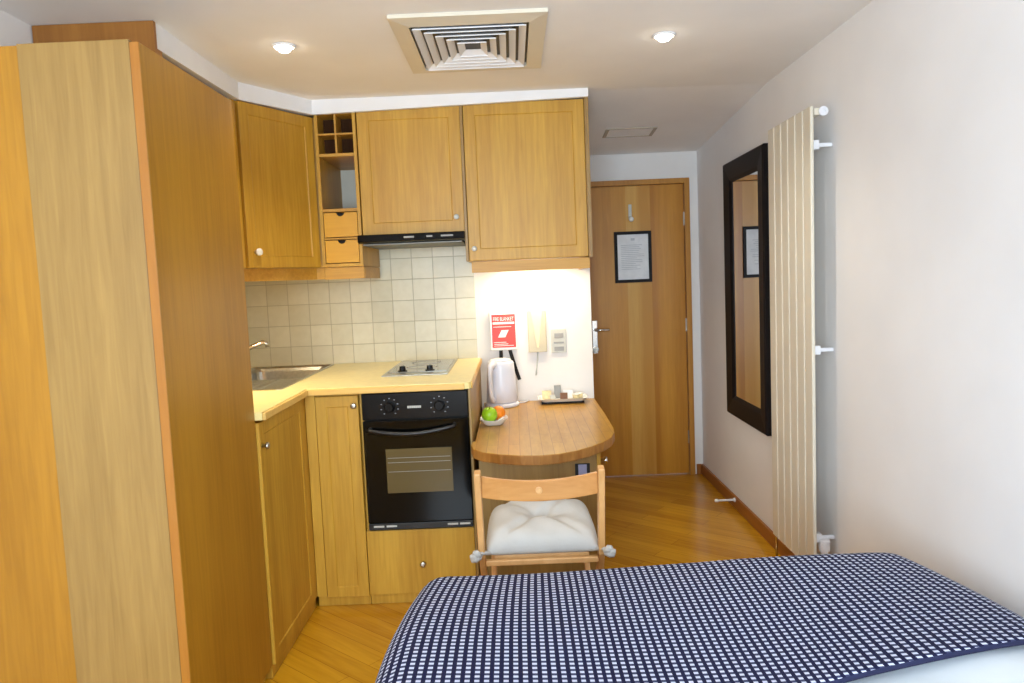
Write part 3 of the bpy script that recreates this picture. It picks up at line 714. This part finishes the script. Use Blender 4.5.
leaning('sachet', 'white sachet behind the dark brown sachet on the tray', 'sachet', tx + .035, ty + .015, .055, .045, -.3, 'paper', .1)
for i, (px_, py_, lb) in enumerate(((.072, -.012, 'front cream milk pot at the right end of the tray'), (.096, .018, 'rear cream milk pot at the right end of the tray'))):
    t = thing('milk_pot', lb, 'milk pot', (tx + px_, ty + py_, TZ + .017))
    bm = bmesh.new(); lathe(bm, [(.014, .0), (.019, .026), (.0, .026)], (tx + px_, ty + py_, TZ + .0172), (0, 0, 1), 18); link('cup', bm, 'beige', t, smooth=False)
    bm = bmesh.new(); lathe(bm, [(.021, .0262), (.021, .028), (0, .028)], (tx + px_, ty + py_, TZ + .0172), (0, 0, 1), 18); link('lid', bm, 'dish', t)

# fire blanket
yw = YK
t = thing('fire_blanket', 'red and white fire blanket pouch with black pull straps above the kettle', 'fire blanket', (-.06, yw - .02, 1.1))
box('pouch', (-.139, .013, yw - .032, yw - .001, 1.012, 1.228), 'dish', t, bevel=.006)
e = box('label_panel', (-.128, .003, yw - .0335, yw - .0322, 1.028, 1.212), 'red', t, bevel=0); e['label'] = 'red printed label'
lab = e
def text(s, x, y, z, size, mat, parent, name, sx=1):
    cu = bpy.data.curves.new(name, 'FONT'); cu.body = s; cu.size = size; cu.align_x = 'CENTER'; cu.align_y = 'CENTER'; cu.extrude = .0004
    o = bpy.data.objects.new(name, cu); C.objects.link(o); o.location = (x, y, z); o.rotation_euler = (pi / 2, 0, 0); o.scale = (sx, 1, 1)
    cu.materials.append(M[mat])
    dg = bpy.context.evaluated_depsgraph_get(); me = bpy.data.meshes.new_from_object(o.evaluated_get(dg))
    mw = Matrix.LocRotScale(o.location, o.rotation_euler, o.scale); me.transform(mw); bpy.data.objects.remove(o)
    q = bpy.data.objects.new(name, me); C.objects.link(q); q.parent = parent; q.matrix_parent_inverse = world_of(parent).inverted(); return q
text('FIRE BLANKET', -.0625, yw - .0342, 1.186, .030, 'whitep', lab, 'lettering', .60)['label'] = 'white lettering'
bm = bmesh.new(); bx(bm, -.122, -.003, yw - .0342, yw - .0336, 1.158, 1.170)
for z, x0, x1 in ((1.142, -.12, -.02), (1.056, -.12, -.05), (1.046, -.118, -.04), (1.037, -.12, -.01)): bx(bm, x0, x1, yw - .0342, yw - .0336, z, z + .003)
bx(bm, -.085, -.045, yw - .0342, yw - .0336, 1.085, 1.125)
for v in list(bm.verts)[-8:]: v.co.x += (v.co.z - 1.105) * .5
e = link('printed_lines', bm, 'whitep', lab); e['label'] = 'white printed figure and lines'
for pts, in (([(-.083, yw - .018, 1.02), (-.083, yw - .020, .99), (-.084, yw - .02, .95), (-.085, yw - .016, .90)],), ([(-.034, yw - .018, 1.02), (-.026, yw - .022, .985), (-.006, yw - .018, .91), (.014, yw - .012, .842)],)):
    bm = bmesh.new(); L_ = []
    for i, p in enumerate(pts):
        q = pts[min(i + 1, len(pts) - 1)]; pz = pts[max(i - 1, 0)]
        dd_ = Vector(q) - Vector(pz); s = Vector((-dd_.z, 0, dd_.x)).normalized() * .010
        L_.append((bm.verts.new(Vector(p) - s), bm.verts.new(Vector(p) + s)))
    for A, B in zip(L_, L_[1:]): bm.faces.new((A[0], A[1], B[1], B[0]))
    link('pull_strap', bm, 'strap', t, solid=.003)

t = thing('leaflet_holder', 'pale cream wall holder with a V-shaped cut between the fire blanket and the switch', 'holder', (.12, yw, 1.0))
box('back_plate', (.072, .175, yw - .006, yw - .001, .992, 1.225), 'acrylic', t)
bm = bmesh.new()
for pl in ([(.074, .995), (.110, .995), (.118, 1.02), (.090, 1.225), (.074, 1.225)], [(.173, .995), (.137, .995), (.129, 1.02), (.157, 1.225), (.173, 1.225)]):
    f = [bm.verts.new((x, yw - .020, z)) for x, z in pl]; g = [bm.verts.new((x, yw - .006, z)) for x, z in pl]
    bm.faces.new(f); bm.faces.new(g[::-1])
    for i in range(5): bm.faces.new((f[i], f[(i + 1) % 5], g[(i + 1) % 5], g[i]))
bx(bm, .110, .137, yw - .02, yw - .006, .995, 1.02)
link('front_pocket', bm, 'acryl_dk', t, bevel=.002)
bm = bmesh.new(); tube(bm, [(.122, yw - .006, 1.0), (.120, yw - .006, .95), (.113, yw - .006, .90), (.108, yw - .006, .862)], .004, 8)  # thin grey tube standing in for the shadow below the holder
link('shadow_smear', bm, 'silverpl', t, smooth=True)

t = thing('wall_socket', 'brushed metal switch and socket plate on the white wall above the tray', 'socket', (.24, yw, 1.05))
box('plate', (.200, .283, yw - .009, yw - .001, .984, 1.116), 'silverpl', t, bevel=.002)
box('rocker', (.218, .268, yw - .0125, yw - .0092, 1.068, 1.094), 'grey', t)
e = boxes('socket_holes', [(.214, .270, yw - .0105, yw - .0092, 1.036, 1.046), (.216, .270, yw - .0105, yw - .0092, .994, 1.018)], 'grey', t); e['label'] = 'dark grey inserts'

# ------------------------------------------------------------------ things on the door
yd = YE + .004
t = thing('framed_notice', 'printed notice in a black frame hanging on the entrance door', 'picture', (.82, yd, 1.35))
boxes('frame', [(.697, .718, yd - .014, yd - .001, 1.348, 1.694), (.928, .949, yd - .014, yd - .001, 1.348, 1.694), (.718, .928, yd - .014, yd - .001, 1.348, 1.369), (.718, .928, yd - .014, yd - .001, 1.673, 1.694)], 'mframe', t)
pg = box('notice_sheet', (.718, .928, yd - .006, yd - .001, 1.369, 1.673), 'paper', t, bevel=0)
bm = bmesh.new(); random.seed(3); z = 1.60
bx(bm, .81, .836, yd - .0068, yd - .0062, 1.632, 1.648)
while z > 1.43:
    x1 = .90 - random.random() * .06; bx(bm, .742, x1, yd - .0068, yd - .0062, z, z + .0035); z -= .0125
e = link('print_lines', bm, 'faint_ink', pg); e['label'] = 'faint grey lines of print'
t = thing('door_hook', 'white coat hook on the entrance door above the framed notice', 'hook', (.81, yd, 1.8))
box('hook_plate', (.800, .822, yd - .006, yd - .0005, 1.775, 1.875), 'silverpl', t, bevel=.003)
bm = bmesh.new(); tube(bm, [(.811, yd - .005, 1.79), (.811, yd - .03, 1.775), (.811, yd - .045, 1.772)], .006); sphere(bm, (.811, yd - .048, 1.773), .017); link('hook_ball', bm, 'dish', t, smooth=True)

# ------------------------------------------------------------------ right wall
t = thing('mirror', 'tall mirror in a wide dark frame on the right wall beside the radiator', 'mirror', (XR, 3.97, .56))
my0, my1, mz0, mz1, mf = 3.65, 4.33, .563, 2.012, .115
bm = bmesh.new()
def mring(i, x): return [bm.verts.new((x, y, z)) for y, z in ((my0 + i, mz0 + i), (my1 - i, mz0 + i), (my1 - i, mz1 - i), (my0 + i, mz1 - i))]
rs = [mring(0, XR - .001), mring(0, XR - .022), mring(.008, XR - .030), mring(mf - .02, XR - .022), mring(mf, XR - .012), mring(mf, XR - .001)]
for A, B in zip(rs, rs[1:]):
    for k in range(4): bm.faces.new((A[k], A[(k + 1) % 4], B[(k + 1) % 4], B[k]))
link('frame', bm, 'mframe', t)
box('mirror_glass', (XR - .010, XR - .002, my0 + mf, my1 - mf, mz0 + mf, mz1 - mf), 'mirror', t, bevel=0)

t = thing('radiator', 'tall cream vertical panel radiator on the right wall', 'radiator', (1.2, 3.13, .15))
ry0, ry1 = 2.895, 3.375; nP = 6; pw = (ry1 - ry0) / nP
first = None
for k in range(nP):
    bm = bmesh.new(); y0 = ry0 + k * pw
    bx(bm, 1.172, 1.186, y0 + .004, y0 + pw - .004, .16, 2.02)
    p = link('panel', bm, 'rad', t, bevel=.004, seg=3)
each('header', [(1.188, 1.215, ry0 + .004, ry1 - .004, 1.985, 2.012), (1.188, 1.215, ry0 + .004, ry1 - .004, .20, .228)], 'rad', t, bevel=.004)
for z, y in ((1.875, 2.915), (1.07, 2.915), (.30, 2.915), (1.875, 3.3), (.30, 3.3)):
    bm = bmesh.new(); bx(bm, 1.187, 1.214, y, y + .03, z - .018, z + .018); bx(bm, 1.214, XR - .001, y + .01, y + .02, z - .008, z + .008); link('bracket', bm, 'wplastic', t, bevel=.003)
bm = bmesh.new(); lathe(bm, [(.018, 0), (.018, .014), (.008, .015), (.008, .010), (0, .010)], (1.222, ry0 + .012, 1.998), (0, -1, 0), 20); link('air_plug', bm, 'wplastic', t, smooth=False)
bm = bmesh.new(); lathe(bm, [(.014, 0), (.014, .03), (.022, .034), (.024, .075), (.02, .082), (0, .082)], (1.222, ry0 + .02, .215), (0, 0, 1), 12)
tube(bm, [(1.222, ry0 + .02, .22), (1.222, ry0 + .02, .075)], .009, 10)
link('valve', bm, 'wplastic', t, smooth=False)
bm = bmesh.new(); tube(bm, [(1.205, ry1 - .002, .21), (1.205, ry1 + .035, .205), (1.205, ry1 + .04, .19), (1.205, ry1 + .04, .002)], .006, 10); link('pipe', bm, 'chrome', t, smooth=True)
bm = bmesh.new(); lathe(bm, [(.010, 0), (.013, .004), (.013, .03), (0, .032)], (1.205, ry1 + .04, .185), (0, 0, 1), 12); link('pipe_valve', bm, 'mframe', t)
t = thing('door_stop', 'small white door stop sticking out of the skirting on the right wall', 'door stop', (1.25, 4.22, .06))
bm = bmesh.new(); lathe(bm, [(.014, 0), (.012, .008), (.006, .01), (.006, .10)], (XR - .0155, 4.24, .055), (-1, 0, 0), 14); link('rod', bm, 'wplastic', t, smooth=True)
bm = bmesh.new(); lathe(bm, [(.009, .10), (.010, .115), (.006, .12), (0, .12)], (XR - .0155, 4.24, .055), (-1, 0, 0), 14); link('tip', bm, 'dish', t, smooth=True)

# ------------------------------------------------------------------ folding chair
t = thing('folding_chair', 'beech folding chair with a curved top slat pushed up to the table', 'chair', (.06, 2.58, 0))
CX0, CX1 = -.155, .275                       # outer faces of the back posts
def beam(bm, p, q, w_, th, side=(1, 0, 0)):
    p, q = Vector(p), Vector(q); d = (q - p).normalized(); s = Vector(side); n_ = d.cross(s).normalized()
    vs = []
    for c in (p, q):
        for a_, b2_ in ((-1, -1), (1, -1), (1, 1), (-1, 1)): vs.append(bm.verts.new(c + s * (a_ * w_ / 2) + n_ * (b2_ * th / 2)))
    for f in ((0, 1, 2, 3), (7, 6, 5, 4), (0, 4, 5, 1), (1, 5, 6, 2), (2, 6, 7, 3), (3, 7, 4, 0)): bm.faces.new([vs[i] for i in f])
yt = 2.375
for x in (CX0 + .011, CX1 - .011):
    bm = bmesh.new(); beam(bm, (x, yt, .775), (x, yt + .07, .46), .022, .036); beam(bm, (x, yt + .07, .47), (x, yt + .40, .004), .022, .034); link('back_post', bm, 'chair', t, bevel=.004)
for x in (CX0 + .040, CX1 - .040):
    bm = bmesh.new(); beam(bm, (x, 2.79, .425), (x, 2.40, .004), .020, .034); link('leg', bm, 'chair', t, bevel=.004)
# curved back slat
bm = bmesh.new(); K = 16; rows = []
for k in range(K + 1):
    q = k / K; x = CX0 + .022 + q * (CX1 - CX0 - .044); c = 1 - (2 * q - 1) ** 2
    zt, z0 = .756 - .030 * c, .684 - .028 * c; y = yt + .006 + (.775 - .72) * .2 - .0 - .030 * c * -1
    rows.append([bm.verts.new((x, y - .009, z0)), bm.verts.new((x, y - .009, zt)), bm.verts.new((x, y + .009, zt)), bm.verts.new((x, y + .009, z0))])
for A, B in zip(rows, rows[1:]):
    for k in range(4): bm.faces.new((A[k], B[k], B[(k + 1) % 4], A[(k + 1) % 4]))
bm.faces.new(rows[0]); bm.faces.new(rows[-1][::-1])
sl = link('back_slat', bm, 'chair_dk', t, bevel=.003)
bm = bmesh.new(); lathe(bm, [(.006, .0), (.012, .0), (.012, .004), (.009, .005), (.006, .003)], (.058, yt + .037, .695), (0, -1, 0), 18); lathe(bm, [(.0, .0005), (.0065, .0005)], (.058, yt + .037, .695), (0, -1, 0), 18); link('hanging_hole', bm, 'chair', sl)
# seat
boxes('seat_rail', [(CX0 + .024, CX1 - .024, 2.418, 2.440, .436, .455)], 'chair', t, bevel=.003)
for k in range(6):
    y = 2.450 + k * .058
    bm = bmesh.new(); bx(bm, CX0 + .052, CX1 - .052, y, y + .048, .448, .462); link('seat_slat', bm, 'chair', t, bevel=.003)
each('seat_side', [(CX0 + .052, CX0 + .072, 2.450, 2.79, .422, .447), (CX1 - .072, CX1 - .052, 2.450, 2.79, .422, .447)], 'chair', t, bevel=.003)

# cushion
t = thing('seat_cushion', 'crumpled off-white seat cushion lying on the folding chair', 'cushion', (.06, 2.6, .463))
bm = bmesh.new(); nx, ny = 28, 22; cx0, cx1, cy0, cy1 = -.122, .250, 2.425, 2.79
def top(u, v):
    e_ = (1 - abs(2 * u - 1) ** 6) * (1 - abs(2 * v - 1) ** 6)
    h = .066 * e_ ** .5
    h += .045 * e_ * v                                                    # pushed up at the far side
    du, dv = u - .5, v - .5
    h -= .028 * math.exp(-((du / .22) ** 2 + ((dv + .02 - .5 * du * du) / .09) ** 2)) * e_      # dip
    h += .010 * e_ * sin(7 * u + 5 * v) * sin(9 * v + 2 * u)
    h -= .018 * e_ * math.exp(-(((du - dv * .8)) / .04) ** 2)
    h -= .018 * e_ * math.exp(-(((du + dv * .9)) / .04) ** 2)
    return max(h, 0)
T, B = [], []
for j in range(ny + 1):
    T.append([]); B.append([])
    for i in range(nx + 1):
        u, v = i / nx, j / ny
        x = .064 + (u - .5) * (cx1 - cx0) * (1 + .10 * v) + .010 * sin(3 * v + 1) * (2 * u - 1); y = cy0 + v * (cy1 - cy0)
        edge = i in (0, nx) or j in (0, ny)
        z = .464 + .012 + top(u, v)
        T[-1].append(bm.verts.new((x, y, z))); B[-1].append(T[-1][-1] if edge else bm.verts.new((x, y, .4645)))
for j in range(ny):
    for i in range(nx):
        bm.faces.new((T[j][i], T[j][i + 1], T[j + 1][i + 1], T[j + 1][i]))
        bm.faces.new((B[j][i], B[j + 1][i], B[j + 1][i + 1], B[j][i + 1]))
link('pad', bm, 'cushion', t, smooth=True, subsurf=1)
for x, s in ((CX0 - .006, -1), (CX1 + .010, 1)):
    bm = bmesh.new(); x_in = cx0 + .01 if s < 0 else cx1 - .01
    tube(bm, [(x_in, 2.44, .476), (x_in + s * .03, 2.425, .481), (x - s * .01, 2.41, .479)], [.008, .007, .010], 10)
    for a_, ln in ((.2, .034), (-.5, .030), (1.0, .022)):
        tube(bm, [(x - s * .014, 2.405, .476), (x + s * (ln * .5 - .01), 2.398, .478 + a_ * .012), (x + s * (ln - .012), 2.396, .476 + a_ * .020)], [.010, .014, .006], 10)
    link('tie', bm, 'cushion', t, smooth=True)

# ------------------------------------------------------------------ bed
BX0, BX1, BY0, BY1, BZ = -.305, 1.115, .10, 2.115, .562
t = thing('bed', 'double bed in the foreground along the right wall', 'bed', (.42, 1.05, 0))
box('bed_base', (BX0 + .04, BX1 - .03, BY0 + .02, BY1 - .05, .06, .30), 'divan', t, bevel=.01)
box('mattress', (BX0 + .03, BX1 - .02, BY0 + .01, BY1 - .035, .302, .505), 'mattress', t, bevel=.03, seg=4)
for x in (BX0 + .1, BX1 - .1):
    for y in (BY0 + .1, BY1 - .15):
        bm = bmesh.new(); lathe(bm, [(.018, 0), (.022, .06), (0, .06)], (x, y, 0), (0, 0, 1), 14); link('foot', bm, 'blackm', t)
def drape(name, mat, ztop, x0, x1, yfar, ynear, drop, r, nu, nv, wav, solid, drop_near=0, label='', cat=''):
    bm = bmesh.new(); uvl = bm.loops.layers.uv.new('UVMap')
    hx, cx = (x1 - x0) / 2, (x1 + x0) / 2
    G = []; UVs = {}
    for i in range(nu + 1):
        s = -(hx - r + r * pi / 2 + drop) + 2 * (hx - r + r * pi / 2 + drop) * i / nu
        yn = ynear(cx + max(-hx, min(hx, s)))
        tmax = yfar - r + r * pi / 2 + drop
        col = []
        for j in range(nv + 1):
            tt = yn + (tmax - yn) * j / nv
            ex = max(abs(s) - (hx - r), 0); ey = max(tt - (yfar - r), 0); d = math.hypot(ex, ey)
            x = cx + max(-(hx - r), min(hx - r, s)); y = min(tt, yfar - r); z = ztop
            if d > 0:
                a_ = min(d / r, pi / 2); hor = r * sin(a_); dz = r * (1 - cos(a_)) + max(0, d - r * pi / 2)
                x += (1 if s > 0 else -1) * hor * ex / d; y += hor * ey / d; z -= min(dz, drop + r)
            q_ = max(0, min(1, (BY1 - .05 - y) / .45)); q_ = q_ * (2 - q_)
            if x > .7: x += .085 * q_ * (x - .7) / .4
            if x < .1: x -= .045 * q_ * (.1 - x) / .4
            z += .014 * max(0, min(1, (x - .5) / .5)) + wav(x, y) * max(0, 1 - d / .15)
            v = bm.verts.new((x, y, z)); UVs[v] = (s, tt); col.append(v)
        G.append(col)
    for i in range(nu):
        for j in range(nv):
            f = bm.faces.new((G[i][j], G[i + 1][j], G[i + 1][j + 1], G[i][j + 1])); f.smooth = True
            for l in f.loops: l[uvl].uv = UVs[l.vert]
    o = link(name, bm, mat, solid=solid); return tag(o, label, cat)
wav = lambda x, y: .006 * sin(5 * x + 2.2 * y) + .005 * sin(7.3 * y - 3 * x + 1)
drape('duvet', ['duvet', 'navy'], BZ, BX0, BX1, BY1, lambda x: 1.38 + max(0, .25 * (x - .42)), .30, .075, 90, 60, wav, .012,
      label='navy and white woven check bed cover over the far part of the bed', cat='bedspread')
wv2 = lambda x, y: .006 * sin(5 * x + 2.2 * y) + .004 * sin(21 * y + 6 * x) * max(0, min(1, (1.6 - y) * 4)) + .004 * sin(13 * x + 9 * y)
drape('bed_sheet', 'sheet', BZ - .030, BX0 + .016, BX1 - .016, 1.75, lambda x: .14, .14, .05, 70, 70, wv2, .006,
      label='white bed linen showing from beneath the checked bed cover', cat='bed linen')
